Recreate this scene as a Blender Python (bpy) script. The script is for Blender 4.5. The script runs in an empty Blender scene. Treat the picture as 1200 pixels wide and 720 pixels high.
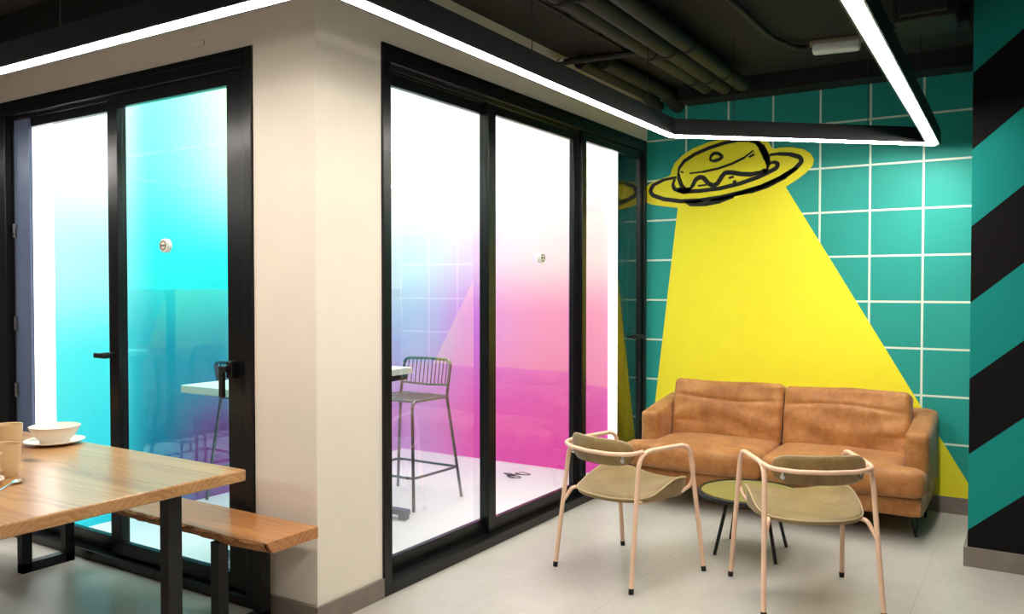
import bpy, bmesh, math, random
from mathutils import Vector, Matrix, noise
random.seed(7)
sc = bpy.context.scene
COL = sc.collection
PI = math.pi

# ------------------------------------------------------------------ materials
def lin(c):
    c = c / 255.0
    return c / 12.92 if c <= 0.04045 else ((c + 0.055) / 1.055) ** 2.4
def rgb(r, g, b): return (lin(r), lin(g), lin(b), 1.0)

class NT:
    """tiny node helper"""
    def __init__(s, name):
        s.m = bpy.data.materials.new(name); s.m.use_nodes = True
        s.t = s.m.node_tree; s.n = s.t.nodes; s.l = s.t.links
        s.b = s.n['Principled BSDF']; s.out = s.n['Material Output']
    def new(s, typ, **kw):
        n = s.n.new(typ)
        for k, v in kw.items(): setattr(n, k, v)
        return n
    def link(s, a, b): s.l.new(a, b)
    def val(s, sock, v):
        if hasattr(v, 'links') or isinstance(v, bpy.types.NodeSocket): s.l.new(v, sock)
        else: sock.default_value = v
    def math(s, op, a, b=None, c=None):
        n = s.new('ShaderNodeMath', operation=op)
        s.val(n.inputs[0], a)
        if b is not None: s.val(n.inputs[1], b)
        if c is not None: s.val(n.inputs[2], c)
        return n.outputs[0]
    def coord(s, kind='Object'):
        return s.new('ShaderNodeTexCoord').outputs[kind]
    def mapping(s, v, scale=(1, 1, 1), rot=(0, 0, 0), loc=(0, 0, 0)):
        n = s.new('ShaderNodeMapping'); s.l.new(v, n.inputs[0])
        n.inputs['Scale'].default_value = scale; n.inputs['Rotation'].default_value = rot; n.inputs['Location'].default_value = loc
        return n.outputs[0]
    def noise(s, v, scale, detail=4, rough=.55, dist=0):
        n = s.new('ShaderNodeTexNoise'); s.l.new(v, n.inputs['Vector'])
        n.inputs['Scale'].default_value = scale; n.inputs['Detail'].default_value = detail
        n.inputs['Roughness'].default_value = rough; n.inputs['Distortion'].default_value = dist
        return n.outputs['Fac']
    def ramp(s, f, stops, interp='LINEAR'):
        n = s.new('ShaderNodeValToRGB'); s.l.new(f, n.inputs[0]); cr = n.color_ramp; cr.interpolation = interp
        while len(cr.elements) < len(stops): cr.elements.new(0.5)
        for e, (p, c) in zip(cr.elements, stops): e.position = p; e.color = c
        return n.outputs[0]
    def mix(s, f, a, b):
        n = s.new('ShaderNodeMix', data_type='RGBA')
        s.val(n.inputs[0], f); s.val(n.inputs[6], a); s.val(n.inputs[7], b)
        return n.outputs[2]
    def maprange(s, v, a, b, c=0, d=1, smooth=False):
        n = s.new('ShaderNodeMapRange'); s.l.new(v, n.inputs[0])
        if smooth: n.interpolation_type = 'SMOOTHSTEP'
        for i, x in zip((1, 2, 3, 4), (a, b, c, d)): n.inputs[i].default_value = x
        return n.outputs[0]
    def bump(s, h, strength=.2, dist=.01):
        n = s.new('ShaderNodeBump'); s.l.new(h, n.inputs['Height'])
        n.inputs['Strength'].default_value = strength; n.inputs['Distance'].default_value = dist
        s.l.new(n.outputs[0], s.b.inputs['Normal'])
    def set(s, **kw):
        for k, v in kw.items(): s.val(s.b.inputs[k], v)
        return s

def plain(name, col, rough=.5, metal=0, var=.06, scale=9, bump=0, bscale=60, spec=.5, coat=0):
    t = NT(name); c = t.coord()
    f = t.noise(c, scale, 5)
    d = tuple(x * (1 - var) for x in col[:3]) + (1,); e = tuple(min(1, x * (1 + var)) for x in col[:3]) + (1,)
    t.set(**{'Base Color': t.ramp(f, [(.3, d), (.7, e)]), 'Roughness': rough, 'Metallic': metal, 'Specular IOR Level': spec, 'Coat Weight': coat})
    if bump: t.bump(t.noise(c, bscale, 3), bump, .004)
    return t.m

M = {}
M['wall_paint'] = plain('wall_paint', rgb(232, 222, 206), .8, bump=.08, bscale=180, var=.03, scale=3)
M['trim_black'] = plain('black_paint', rgb(13, 12, 12), .75)
M['dark_wall'] = plain('dark_room_wall', rgb(70, 66, 62), .8)
M['alu'] = plain('black_aluminium', rgb(21, 22, 24), .28, .3, var=.1, scale=4)
M['alu_blue'] = plain('blue_grey_aluminium', rgb(92, 106, 134), .3, .1)
M['black_metal'] = plain('black_powder_metal', rgb(10, 10, 11), .45, .1)
M['rubber'] = plain('black_rubber', rgb(14, 14, 14), .8)
M['pink_metal'] = plain('beige_pink_lacquered_tube', rgb(236, 196, 166), .38, var=.03)
M['steel'] = plain('brushed_steel', rgb(120, 122, 128), .25, .75)
M['chrome'] = plain('chrome', rgb(215, 215, 215), .15, 1)
M['white_plastic'] = plain('white_plastic', rgb(232, 230, 222), .4, var=.02)
M['grey_plastic'] = plain('grey_plastic', rgb(120, 112, 96), .5)
M['diffuser_off'] = plain('frosted_lamp_cover', rgb(238, 242, 240), .35, var=.02)
M['mural_yellow'] = plain('yellow_mural_paint', rgb(247, 233, 40), .62, var=.02)
M['mural_black'] = plain('black_mural_paint', rgb(20, 20, 16), .6)
M['ceramic'] = plain('beige_ceramic', rgb(212, 180, 134), .3, var=.03, coat=.3)
M['ceramic_light'] = plain('cream_ceramic', rgb(240, 228, 212), .28, var=.02, coat=.3)
M['white_inner'] = plain('white_inner_paint', rgb(240, 240, 240), .7, var=.01)
M['pale_floor'] = plain('pale_inner_floor', rgb(226, 222, 224), .45, var=.04, scale=2)
M['pipe_black'] = plain('black_painted_pipe', rgb(24, 22, 21), .65, var=.15)
M['table_white'] = plain('white_laminate', rgb(225, 225, 222), .35, var=.02)

def m_ceiling():
    t = NT('black_board_marked_ceiling'); c = t.coord()
    v = t.mapping(c, scale=(2.0, 26, 1))
    f = t.noise(v, 2.2, 6, .65); g = t.noise(c, 3, 4)
    t.set(**{'Base Color': t.mix(t.math('MULTIPLY', f, g), rgb(14, 13, 12), rgb(40, 36, 33)), 'Roughness': .85})
    t.bump(f, .5, .02)
    return t.m
M['ceiling'] = m_ceiling()

def m_floor():
    t = NT('grey_concrete_tile'); c = t.coord()
    sep = t.new('ShaderNodeSeparateXYZ'); t.link(c, sep.inputs[0])
    cloud = t.noise(t.mapping(c, scale=(1, .7, 1)), 1.6, 5, .5, 0)
    fine = t.noise(c, 22, 5)
    base = t.ramp(cloud, [(.2, rgb(158, 152, 144)), (.5, rgb(181, 176, 168)), (.8, rgb(200, 196, 190))])
    base = t.mix(t.maprange(fine, .45, .8, 0, .3), base, rgb(206, 200, 188))
    jx = t.math('LESS_THAN', t.math('PINGPONG', t.math('ADD', sep.outputs[0], -.92), .6), .0022)
    row = t.math('FLOOR', t.math('DIVIDE', t.math('ADD', sep.outputs[0], 10 - .92), 1.2))
    jy = t.math('LESS_THAN', t.math('PINGPONG', t.math('ADD', sep.outputs[1], t.math('MULTIPLY', row, .37)), .6), .0022)
    j = t.math('MAXIMUM', jx, jy)
    t.set(**{'Base Color': t.mix(t.math('MULTIPLY', j, .3), base, rgb(112, 106, 98)), 'Roughness': t.maprange(cloud, .3, .7, .30, .40), 'Specular IOR Level': .45})
    t.bump(t.math('SUBTRACT', fine, j), .06, .003)
    return t.m
M['floor'] = m_floor()
M['skirting'] = plain('grey_stone_skirting', rgb(126, 116, 106), .55, var=.12, scale=14)

def m_gridwall():
    t = NT('teal_wall_with_white_grid'); c = t.coord()
    sep = t.new('ShaderNodeSeparateXYZ'); t.link(c, sep.inputs[0])
    def line(v, off, step, w):
        p = t.math('PINGPONG', t.math('ADD', v, 20 * step - off), step / 2)   # 0 on each line
        return t.math('LESS_THAN', p, w / 2)
    g = t.math('MAXIMUM', line(sep.outputs[0], .004, .324, .014), line(sep.outputs[2], .445, .307, .014))
    f = t.noise(c, 1.5, 4)
    teal = t.mix(f, rgb(16, 146, 136), rgb(24, 160, 148))
    t.set(**{'Base Color': t.mix(g, teal, rgb(214, 232, 214)), 'Roughness': .6})
    t.bump(t.noise(c, 220, 2), .05, .002)
    return t.m
M['gridwall'] = m_gridwall()

def m_stripes():
    t = NT('teal_and_black_diagonal_stripes'); c = t.coord()
    sep = t.new('ShaderNodeSeparateXYZ'); t.link(c, sep.inputs[0])
    u = t.math('SUBTRACT', sep.outputs[2], t.math('MULTIPLY', t.math('SUBTRACT', sep.outputs[0], 2.28), .87))
    fr = t.math('FRACT', t.math('DIVIDE', t.math('ADD', u, 7.94 - .576), .794))
    k = t.math('LESS_THAN', fr, .5)
    t.set(**{'Base Color': t.mix(k, rgb(20, 140, 132), rgb(12, 9, 9)), 'Roughness': .8, 'Specular IOR Level': .2})
    t.bump(t.noise(c, 160, 2), .06, .002)
    return t.m
M['stripes'] = m_stripes()

def m_gradient(name, axis, a, b, rows, gloss, mirror=0):
    """printed colour-fade wall covering: rows = [(height, [(pos, rgb)...]) ...]"""
    t = NT(name); c = t.coord()
    sep = t.new('ShaderNodeSeparateXYZ'); t.link(c, sep.inputs[0])
    u = t.maprange(sep.outputs[axis], a, b)
    col = t.ramp(u, rows[0][1], 'EASE')
    for (z0, _), (z1, st) in zip(rows, rows[1:]):
        col = t.mix(t.maprange(sep.outputs[2], z0, z1, smooth=True), col, t.ramp(u, st, 'EASE'))
    t.set(**{'Base Color': col, 'Roughness': .6, 'Specular IOR Level': .3, 'Coat Weight': gloss, 'Coat Roughness': .02, 'Coat IOR': 1.8})
    if mirror:
        gl = t.new('ShaderNodeBsdfGlossy'); gl.inputs['Roughness'].default_value = .01; gl.inputs[0].default_value = (.5, .82, .92, 1)
        mx = t.new('ShaderNodeMixShader'); mx.inputs[0].default_value = mirror
        t.link(t.b.outputs[0], mx.inputs[1]); t.link(gl.outputs[0], mx.inputs[2]); t.link(mx.outputs[0], t.out.inputs[0])
    return t.m
M['fade_pink'] = m_gradient('pink_fade_wall', 0, -2.18, 0, [
    (.2, [(0, rgb(214, 160, 224)), (.4, rgb(238, 84, 184)), (.75, rgb(242, 76, 180)), (1, rgb(240, 84, 186))]),
    (1.2, [(0, rgb(190, 205, 240)), (.35, rgb(222, 126, 226)), (.7, rgb(243, 124, 202)), (1, rgb(243, 130, 202))]),
    (1.75, [(0, rgb(216, 238, 242)), (.35, rgb(240, 200, 240)), (.7, rgb(248, 208, 230)), (1, rgb(248, 212, 228))]),
    (2.35, [(0, rgb(240, 250, 240)), (.4, rgb(248, 250, 246)), (1, rgb(250, 242, 238))])], 0)
CY = [
    (.25, [(0, rgb(60, 236, 250)), (.14, rgb(40, 220, 240)), (.24, rgb(6, 120, 160)), (.38, rgb(150, 56, 150)), (1, rgb(208, 155, 223))]),  # purple stop puts the pink wall's reflection into the colour
    (1.0, [(0, rgb(90, 244, 252)), (.14, rgb(70, 236, 248)), (.25, rgb(0, 160, 186)), (.5, rgb(0, 150, 180)), (1, rgb(196, 205, 240))]),
    (1.6, [(0, rgb(180, 252, 255)), (.14, rgb(160, 248, 252)), (.25, rgb(40, 226, 226)), (.5, rgb(30, 216, 216)), (1, rgb(216, 238, 242))]),
    (2.4, [(0, rgb(244, 255, 255)), (.14, rgb(244, 255, 255)), (.23, rgb(120, 244, 222)), (.5, rgb(206, 240, 170)), (1, rgb(240, 250, 236))])]
M['fade_cyan'] = m_gradient('cyan_fade_wall', 1, 0, 3.25, CY, 0)
M['fade_cyan_gloss'] = m_gradient('cyan_fade_gloss_panel', 1, 0, 3.25, CY, 0, .16)

def m_glass(name, tint, ior):
    t = NT(name)
    tr = t.new('ShaderNodeBsdfTransparent'); tr.inputs[0].default_value = tint
    gl = t.new('ShaderNodeBsdfGlossy'); gl.inputs['Roughness'].default_value = 0.0
    geo = t.new('ShaderNodeNewGeometry'); fr = t.new('ShaderNodeFresnel'); fr.inputs[0].default_value = ior
    fac = t.math('MULTIPLY', fr.outputs[0], t.math('SUBTRACT', 1.0, geo.outputs['Backfacing']))
    mx = t.new('ShaderNodeMixShader'); t.link(fac, mx.inputs[0]); t.link(tr.outputs[0], mx.inputs[1]); t.link(gl.outputs[0], mx.inputs[2])
    t.link(mx.outputs[0], t.out.inputs[0]); t.n.remove(t.b)
    return t.m
M['glass'] = m_glass('double_glazing', (.97, .98, .98, 1), 2.9)
M['glass_clear'] = m_glass('clear_glazing', (.98, .99, .99, 1), 1.04)
M['glass_teal'] = m_glass('teal_tinted_glazing', (.82, .96, .96, 1), 1.04)

def m_emit(name, col, s):
    t = NT(name)
    t.set(**{'Base Color': col, 'Emission Color': col, 'Emission Strength': s})
    return t.m
M['led'] = m_emit('warm_white_led_diffuser', (1.0, .945, .87, 1), 54)
M['strip'] = m_emit('white_margin_added_glow', (1, 1, 1, 1), 1.6)  # glow added to the white wall margins
M['panel'] = m_emit('added_ceiling_panel_light', (1.0, .985, .98, 1), 4.8)

def m_wood(name, centre, cols, ringscale=34, rough=.28, coat=.4):
    """solid timber: growth rings round an axis along x, knots"""
    t = NT(name); c = t.coord()
    warp = t.noise(t.mapping(c, scale=(.5, 2.5, 2.5)), 2.0, 3)
    sep = t.new('ShaderNodeSeparateXYZ'); t.link(c, sep.inputs[0])
    y = t.math('ADD', t.math('SUBTRACT', sep.outputs[1], centre[0]), t.math('MULTIPLY', t.math('SUBTRACT', warp, .5), .20))
    z = t.math('ADD', t.math('SUBTRACT', sep.outputs[2], centre[1]), t.math('MULTIPLY', t.math('SUBTRACT', warp, .5), .06))
    stave = t.math('PINGPONG', t.math('ADD', y, 10), .17)
    r = t.math('SQRT', t.math('ADD', t.math('MULTIPLY', stave, stave), t.math('MULTIPLY', z, z)))
    ring = t.math('FRACT', t.math('MULTIPLY', r, ringscale * 1.6))
    grain = t.noise(t.mapping(c, scale=(1.4, 60, 60)), 1.0, 4)
    tone = t.noise(t.mapping(c, scale=(.5, 7, 7)), 1.0, 3)
    f = t.math('ADD', t.math('MULTIPLY', ring, .20), t.math('ADD', t.math('MULTIPLY', grain, .34), t.math('MULTIPLY', tone, .58)))
    col = t.ramp(f, [(.25, cols[0]), (.5, cols[1]), (.8, cols[2])])
    kn = t.new('ShaderNodeTexVoronoi'); t.link(t.mapping(c, scale=(1.0, 1.9, .5)), kn.inputs['Vector']); kn.inputs['Scale'].default_value = 1.1
    k = t.maprange(kn.outputs['Distance'], .03, .085, 1, 0, True)
    col = t.mix(t.math('MULTIPLY', k, .75), col, rgb(70, 42, 24))
    t.set(**{'Base Color': col, 'Roughness': rough, 'Coat Weight': coat, 'Coat Roughness': .22})
    t.bump(t.math('ADD', ring, grain), .04, .002)
    return t.m
M['oak'] = m_wood('oiled_oak', (-.95, .63), (rgb(134, 88, 48), rgb(178, 127, 78), rgb(206, 160, 108)))
M['slab'] = m_wood('oiled_slab_wood', (-.16, .30), (rgb(128, 78, 38), rgb(172, 112, 62), rgb(198, 140, 86)), 26)
def m_bark():
    t = NT('rough_live_edge'); c = t.coord()
    f = t.noise(t.mapping(c, scale=(1, 3, 3)), 22, 8, .7, .8)
    t.set(**{'Base Color': t.ramp(f, [(.3, rgb(84, 52, 28)), (.48, rgb(160, 106, 62)), (.66, rgb(206, 150, 96))]), 'Roughness': .8})
    t.bump(f, .9, .015); return t.m
M['bark'] = m_bark()

def m_leather(name, cols, rough, wr=.5):
    t = NT(name); c = t.coord()
    a = t.noise(c, 5, 8, .62, .5); b = t.noise(c, 17, 6, .6, 1.2)
    f = t.math('ADD', t.math('MULTIPLY', a, .65), t.math('MULTIPLY', b, .35))
    t.set(**{'Base Color': t.ramp(f, [(.34, cols[0]), (.5, cols[1]), (.66, cols[2])]), 'Roughness': rough, 'Specular IOR Level': .35, 'Sheen Weight': .15})
    t.bump(t.math('ADD', t.noise(c, 160, 3), t.math('MULTIPLY', b, wr)), .12, .006)
    return t.m
M['tan'] = m_leather('worn_tan_leather', (rgb(138, 84, 38), rgb(168, 109, 55), rgb(192, 136, 80)), .5)
M['olive'] = m_leather('olive_leather', (rgb(112, 90, 54), rgb(134, 109, 67), rgb(156, 131, 86)), .48, .2)
M['olive_pipe'] = plain('olive_piping', rgb(186, 166, 124), .5)
M['olive_top'] = plain('olive_table_top', rgb(126, 124, 72), .3, var=.03)

# ------------------------------------------------------------------ mesh helpers
def box(bm, x0, x1, y0, y1, z0, z1, bev=0, seg=2):
    vs = [bm.verts.new((x, y, z)) for x in (x0, x1) for y in (y0, y1) for z in (z0, z1)]
    q = [(0, 1, 3, 2), (4, 6, 7, 5), (0, 4, 5, 1), (2, 3, 7, 6), (0, 2, 6, 4), (1, 5, 7, 3)]
    fs = [bm.faces.new([vs[i] for i in f]) for f in q]
    bmesh.ops.recalc_face_normals(bm, faces=fs)
    if bev:
        es = list({e for f in fs for e in f.edges})
        bmesh.ops.bevel(bm, geom=es, offset=bev, segments=seg, profile=.5, affect='EDGES')

def fillet(pts, rad, n=6, closed=False):
    pts = [Vector(p) for p in pts]; out = []; N = len(pts)
    rads = rad if isinstance(rad, (list, tuple)) else [rad] * N
    for i, p in enumerate(pts):
        if not closed and i in (0, N - 1): out.append(p); continue
        a = pts[i - 1]; b = pts[(i + 1) % N]
        u = (a - p); v = (b - p); lu, lv = u.length, v.length; u /= lu; v /= lv
        ang = u.angle(v)
        if rads[i] <= 0 or ang > PI - .02: out.append(p); continue
        d = min(rads[i] / math.tan(ang / 2), lu * .49, lv * .49)
        A = p + u * d; B = p + v * d
        for k in range(n + 1):
            s = k / n
            out.append((1 - s) ** 2 * A + 2 * s * (1 - s) * p + s * s * B)
    return out

def tube(bm, pts, r, seg=10, closed=False, cap=True):
    pts = [Vector(p) for p in pts]; N = len(pts); rings = []
    def tan(i):
        if closed: return (pts[(i + 1) % N] - pts[i - 1]).normalized()
        return (pts[min(i + 1, N - 1)] - pts[max(i - 1, 0)]).normalized()
    t = tan(0); nrm = t.orthogonal().normalized()
    for i in range(N):
        t2 = tan(i); ax = t.cross(t2)
        if ax.length > 1e-7: nrm = Matrix.Rotation(t.angle(t2), 3, ax) @ nrm
        t = t2; bn = t.cross(nrm).normalized(); nrm = bn.cross(t).normalized()
        rr = r[i] if isinstance(r, (list, tuple)) else r
        rings.append([bm.verts.new(pts[i] + rr * (math.cos(2 * PI * k / seg) * nrm + math.sin(2 * PI * k / seg) * bn)) for k in range(seg)])
    M_ = N if closed else N - 1
    if closed:   # find best rotation to close
        best = min(range(seg), key=lambda s: sum((rings[0][(k + s) % seg].co - rings[-1][k].co).length for k in range(seg)))
    for i in range(M_):
        A = rings[i]; B = rings[(i + 1) % N]; s = best if closed and i == N - 1 else 0
        for k in range(seg):
            bm.faces.new((A[k], A[(k + 1) % seg], B[(k + 1 + s) % seg], B[(k + s) % seg]))
    if cap and not closed:
        bm.faces.new(list(reversed(rings[0]))); bm.faces.new(rings[-1])

def lathe(bm, prof, seg=40, c=(0, 0, 0)):
    c = Vector(c); rings = []
    for r, z in prof:
        if r < 1e-5: rings.append([bm.verts.new(c + Vector((0, 0, z)))])
        else: rings.append([bm.verts.new(c + Vector((r * math.cos(2 * PI * k / seg), r * math.sin(2 * PI * k / seg), z))) for k in range(seg)])
    for A, B in zip(rings, rings[1:]):
        for k in range(seg):
            a = [A[k % len(A)], A[(k + 1) % len(A)]]; b = [B[(k + 1) % len(B)], B[k % len(B)]]
            vs = []
            for v in a + b:
                if v not in vs: vs.append(v)
            if len(vs) > 2: bm.faces.new(vs)

def prism(bm, poly, axis, a, b):
    """poly of 2-D points extruded along axis from a to b"""
    def P(p, h):
        return {'x': (h, p[0], p[1]), 'y': (p[0], h, p[1]), 'z': (p[0], p[1], h)}[axis]
    A = [bm.verts.new(P(p, a)) for p in poly]; B = [bm.verts.new(P(p, b)) for p in poly]
    fs = [bm.faces.new(A), bm.faces.new(list(reversed(B)))]
    n = len(poly)
    for i in range(n): fs.append(bm.faces.new((A[i], B[i], B[(i + 1) % n], A[(i + 1) % n])))
    bmesh.ops.recalc_face_normals(bm, faces=fs)
    return fs

def soft_box(bm, hx, hy, hz, r, n=(16, 12, 8), puff=(0, 0, 0), warp=None, wob=0, seed=0):
    """cushion: rounded box with swollen faces, optional warp(Vector)->Vector"""
    def grid(h, k): return [-h + 2 * h * i / k for i in range(k + 1)]
    verts = {}
    def V(i, j, k):
        if (i, j, k) in verts: return verts[(i, j, k)]
        p = Vector((-hx + 2 * hx * i / n[0], -hy + 2 * hy * j / n[1], -hz + 2 * hz * k / n[2]))
        # concentrate grid near edges
        def ease(v, h): s = v / h; return h * math.sin(s * PI / 2) * .55 + v * .45
        p = Vector((ease(p.x, hx), ease(p.y, hy), ease(p.z, hz)))
        q = Vector([max(-h + r, min(h - r, c)) for c, h in zip(p, (hx, hy, hz))])
        d = p - q
        if d.length > 1e-9: p = q + d.normalized() * r if sum(abs(c) > 1e-9 for c in d) > 1 else p
        a, b, c = p.x / hx, p.y / hy, p.z / hz
        w = lambda s: max(0, 1 - s * s)
        p += Vector((puff[0] * a * w(b) * w(c), puff[1] * b * w(a) * w(c), puff[2] * c * w(a) * w(b)))
        if wob:
            nn = noise.noise_vector(p * 5 + Vector((seed * 7.1, seed, 0))) * wob + noise.noise_vector(p * 13 + Vector((seed, 3, 0))) * wob * .35
            p += nn
        if warp: p = warp(p)
        verts[(i, j, k)] = bm.verts.new(p); return verts[(i, j, k)]
    X, Y, Z = n; fs = []
    for i in range(X):
        for j in range(Y):
            fs.append(bm.faces.new((V(i, j, 0), V(i, j + 1, 0), V(i + 1, j + 1, 0), V(i + 1, j, 0))))
            fs.append(bm.faces.new((V(i, j, Z), V(i + 1, j, Z), V(i + 1, j + 1, Z), V(i, j + 1, Z))))
    for i in range(X):
        for k in range(Z):
            fs.append(bm.faces.new((V(i, 0, k), V(i + 1, 0, k), V(i + 1, 0, k + 1), V(i, 0, k + 1))))
            fs.append(bm.faces.new((V(i, Y, k), V(i, Y, k + 1), V(i + 1, Y, k + 1), V(i + 1, Y, k))))
    for j in range(Y):
        for k in range(Z):
            fs.append(bm.faces.new((V(0, j, k), V(0, j, k + 1), V(0, j + 1, k + 1), V(0, j + 1, k))))
            fs.append(bm.faces.new((V(X, j, k), V(X, j + 1, k), V(X, j + 1, k + 1), V(X, j, k + 1))))
    bmesh.ops.recalc_face_normals(bm, faces=fs)

def BM(): return bmesh.new()
def obj(name, bm, mat, parent=None, smooth=False, label=None):
    me = bpy.data.meshes.new(name); bm.to_mesh(me); bm.free()
    me.materials.append(M[mat] if isinstance(mat, str) else mat)
    if smooth:
        try: me.shade_smooth(); me.set_sharp_from_angle(angle=math.radians(40))
        except Exception: pass
    o = bpy.data.objects.new(name, me); COL.objects.link(o)
    if parent: o.parent = parent
    if label: o['label'] = label
    return o
def thing(name, label, cat, loc=(0, 0, 0), rotz=0, group=None):
    o = bpy.data.objects.new(name, None); COL.objects.link(o); o.empty_display_size = .1
    o.location = loc; o.rotation_euler = (0, 0, rotz); o['label'] = label; o['category'] = cat
    if group: o['group'] = group
    return o
def tag(o, label, cat, group=None):
    o['label'] = label; o['category'] = cat
    if group: o['group'] = group
    return o
def struct(name, bm, mat, parent=None, label=None, smooth=False):
    o = obj(name, bm, mat, parent, smooth, label)
    if not parent: o['kind'] = 'structure'
    return o
def dup(root, loc, rotz, label):
    r = root.copy(); COL.objects.link(r); r.location = loc; r.rotation_euler = (0, 0, rotz); r['label'] = label
    for ch in list(root.children):
        c = ch.copy(); COL.objects.link(c); c.parent = r
        for g in list(ch.children):
            d = g.copy(); COL.objects.link(d); d.parent = c
    return r
def boxes(*bs):
    bm = BM()
    for b in bs: box(bm, *b)
    return bm

# ------------------------------------------------------------------ the setting
XL, XR, YF, YB, ZC = -5.0, 4.6, -5.6, 3.5, 2.945
struct('floor', boxes((XL, XR, YF, YB + .15, -.1, 0)), 'floor')
struct('ceiling', boxes((XL, XR, YF, .14, ZC, ZC + .12), (-.14, XR, .14, YB + .15, ZC, ZC + .12)), 'ceiling')
# left wall with the pillar, window_2 sits in its opening
struct('wall_left', boxes((-.386, 0, 0, .416, 0, ZC), (XL, -.386, 0, .15, 2.54, ZC), (XL, -2.63, 0, .15, 0, 2.54)), 'wall_paint')
# wall above window_1
struct('wall_side', boxes((-.15, 0, .416, YB, 2.60, ZC)), 'wall_paint')
struct('wall_back', boxes((0, XR, YB, YB + .15, 0, ZC)), 'gridwall')
struct('wall_right', boxes((2.29, 3.6, 2.40, YB, 0, ZC)), 'stripes')
struct('wall_front', boxes((XL, XR, YF - .15, YF, 0, ZC)), 'dark_wall')
struct('wall_outer_left', boxes((XL - .15, XL, YF, .15, 0, ZC)), 'dark_wall')
struct('wall_outer_right', boxes((XR, XR + .15, YF, YB, 0, ZC)), 'dark_wall')
struct('trim_1', boxes((XL, -.02, -.16, 0, 2.725, ZC)), 'trim_black')          # black bulkhead over the left wall
struct('trim_2', boxes((.34, 2.29, 3.30, YB, 2.83, ZC)), 'trim_black')         # black beam over the back wall
struct('baseboard_left', boxes((-.386, .014, -.014, 0, 0, .092), (0, .014, 0, .414, 0, .092)), 'skirting')
struct('baseboard_back', boxes((.0, 2.29, YB - .014, YB, 0, .105)), 'skirting')
struct('baseboard_right', boxes((2.272, 3.6, 2.382, 2.40, 0, .10), (2.272, 2.29, 2.40, YB - .014, 0, .10)), 'skirting')
# the glazed room behind: its floor, ceiling and colour-fade walls
GX, GY, GZ = -2.25, 3.25, 3.7
struct('floor_inner', boxes((GX, -.12, .12, GY, 0, .012)), 'pale_floor')
struct('ceiling_inner', boxes((GX - .1, 0, .0, GY + .1, GZ, GZ + .1)), 'white_inner')
struct('wall_inner_left', boxes((GX - .1, GX, .13, GY, 0, GZ)), 'fade_cyan')
struct('wall_inner_back', boxes((GX - .1, -.116, GY, GY + .1, 0, GZ)), 'fade_pink')
struct('wall_inner_side', boxes((-.13, -.01, .10, GY, ZC + .0, GZ)), 'white_inner')
struct('wall_inner_front', boxes((GX - .1, 0, .02, .14, ZC + .0, GZ)), 'white_inner')
tag(obj('glow_margin', boxes((-.19, -.120, GY - .02, GY, .012, 2.9)), 'strip'), 'white wall margin with added glow at the right end of the pink wall', 'wall margin')  # unprinted wall margin, emission added to make it bright white
struct('dark_gap_sheet', boxes((-.20, -.150, GY + .1, YB, 0, 2.6), (-.150, -.116, GY - .004, YB, 0, 2.6)), 'alu')  # dark sheet in place of the dark gap behind the pane
struct('trim_5', boxes((-2.62, -2.43, .107, .13, 0, 2.54)), 'alu_blue')
tag(obj('glow_margin', boxes((-2.43, GX + .002, .107, .13, .012, 2.535)), 'strip'), 'white wall margin with added glow at the left end of the cyan wall', 'wall margin')  # white margin of the cyan wall, glow added here too
struct('trim_7', boxes((GX, GX + .012, .50, GY - .002, .012, 1.45)), 'fade_cyan_gloss')
# ---- glazing.  along = 'y' (window in plane x=0, outside is +x) or 'x' (plane y=0, outside is -y)
def gbox(along, a0, a1, d0, d1, z0, z1, bev=.003):
    """a = position along the wall, d = depth behind the wall face"""
    if along == 'y': return (-d1, -d0, a0, a1, z0, z1, bev)
    return (a0, a1, d0, d1, z0, z1, bev)
def frame(name, along, a0, a1, z1, jamb, top, sill, depth, jamb_r=None):
    jr = jamb_r or jamb
    root = BM()
    for b in (gbox(along, a0, a0 + jamb, -.012, depth, 0, z1), gbox(along, a1 - jr, a1, -.012, depth, 0, z1),
              gbox(along, a0 + jamb, a1 - jr, -.012, depth, z1 - top, z1), gbox(along, a0 + jamb, a1 - jr, -.012, depth, 0, sill),
              gbox(along, a0 + jamb, a1 - jr, .03, .036, z1 - top - .018, z1 - top), gbox(along, a0 + jamb, a1 - jr, .066, .072, z1 - top - .018, z1 - top),
              gbox(along, a0 + jamb, a1 - jr, -.016, -.010, z1 - .032, z1 - .026, 0), gbox(along, a0 + jamb, a1 - jr, .064, .07, sill, sill + .014, 0)):
        box(root, *b)
    return struct(name, root, 'alu')
def sash(parent, along, a0, a1, z0, z1, d0, sl, sr, top, bot, glass, dep=.034):
    s = obj('sash', boxes(gbox(along, a0, a0 + sl, d0, d0 + dep, z0, z1), gbox(along, a1 - sr, a1, d0, d0 + dep, z0, z1),
                          gbox(along, a0 + sl, a1 - sr, d0, d0 + dep, z1 - top, z1), gbox(along, a0 + sl, a1 - sr, d0, d0 + dep, z0, z0 + bot)), 'alu', parent)
    obj('pane', boxes(gbox(along, a0 + sl - .004, a1 - sr + .004, d0 + dep * .45, d0 + dep * .45 + .006, z0 + bot - .004, z1 - top + .004, 0)), glass, s)
    return s
w1 = frame('window_1', 'y', .418, 3.498, 2.597, .055, .085, .055, .12)
s1 = sash(w1, 'y', .475, 1.452, .057, 2.51, .078, .105, .07, .07, .075, 'glass')
s2 = sash(w1, 'y', 1.37, 2.462, .057, 2.51, .040, .075, .075, .065, .075, 'glass')
s3 = sash(w1, 'y', 2.440, 3.442, .057, 2.51, .001, .060, .05, .06, .075, 'glass')
h = BM(); box(h, -.07, .03, 3.385, 3.425, 1.065, 1.10, .005); box(h, .02, .035, 3.30, 3.425, 1.072, 1.092, .004); box(h, -.08, -.0, 3.40, 3.43, 1.02, 1.13, .004)
obj('handle', h, 'black_metal', s3)
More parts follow.
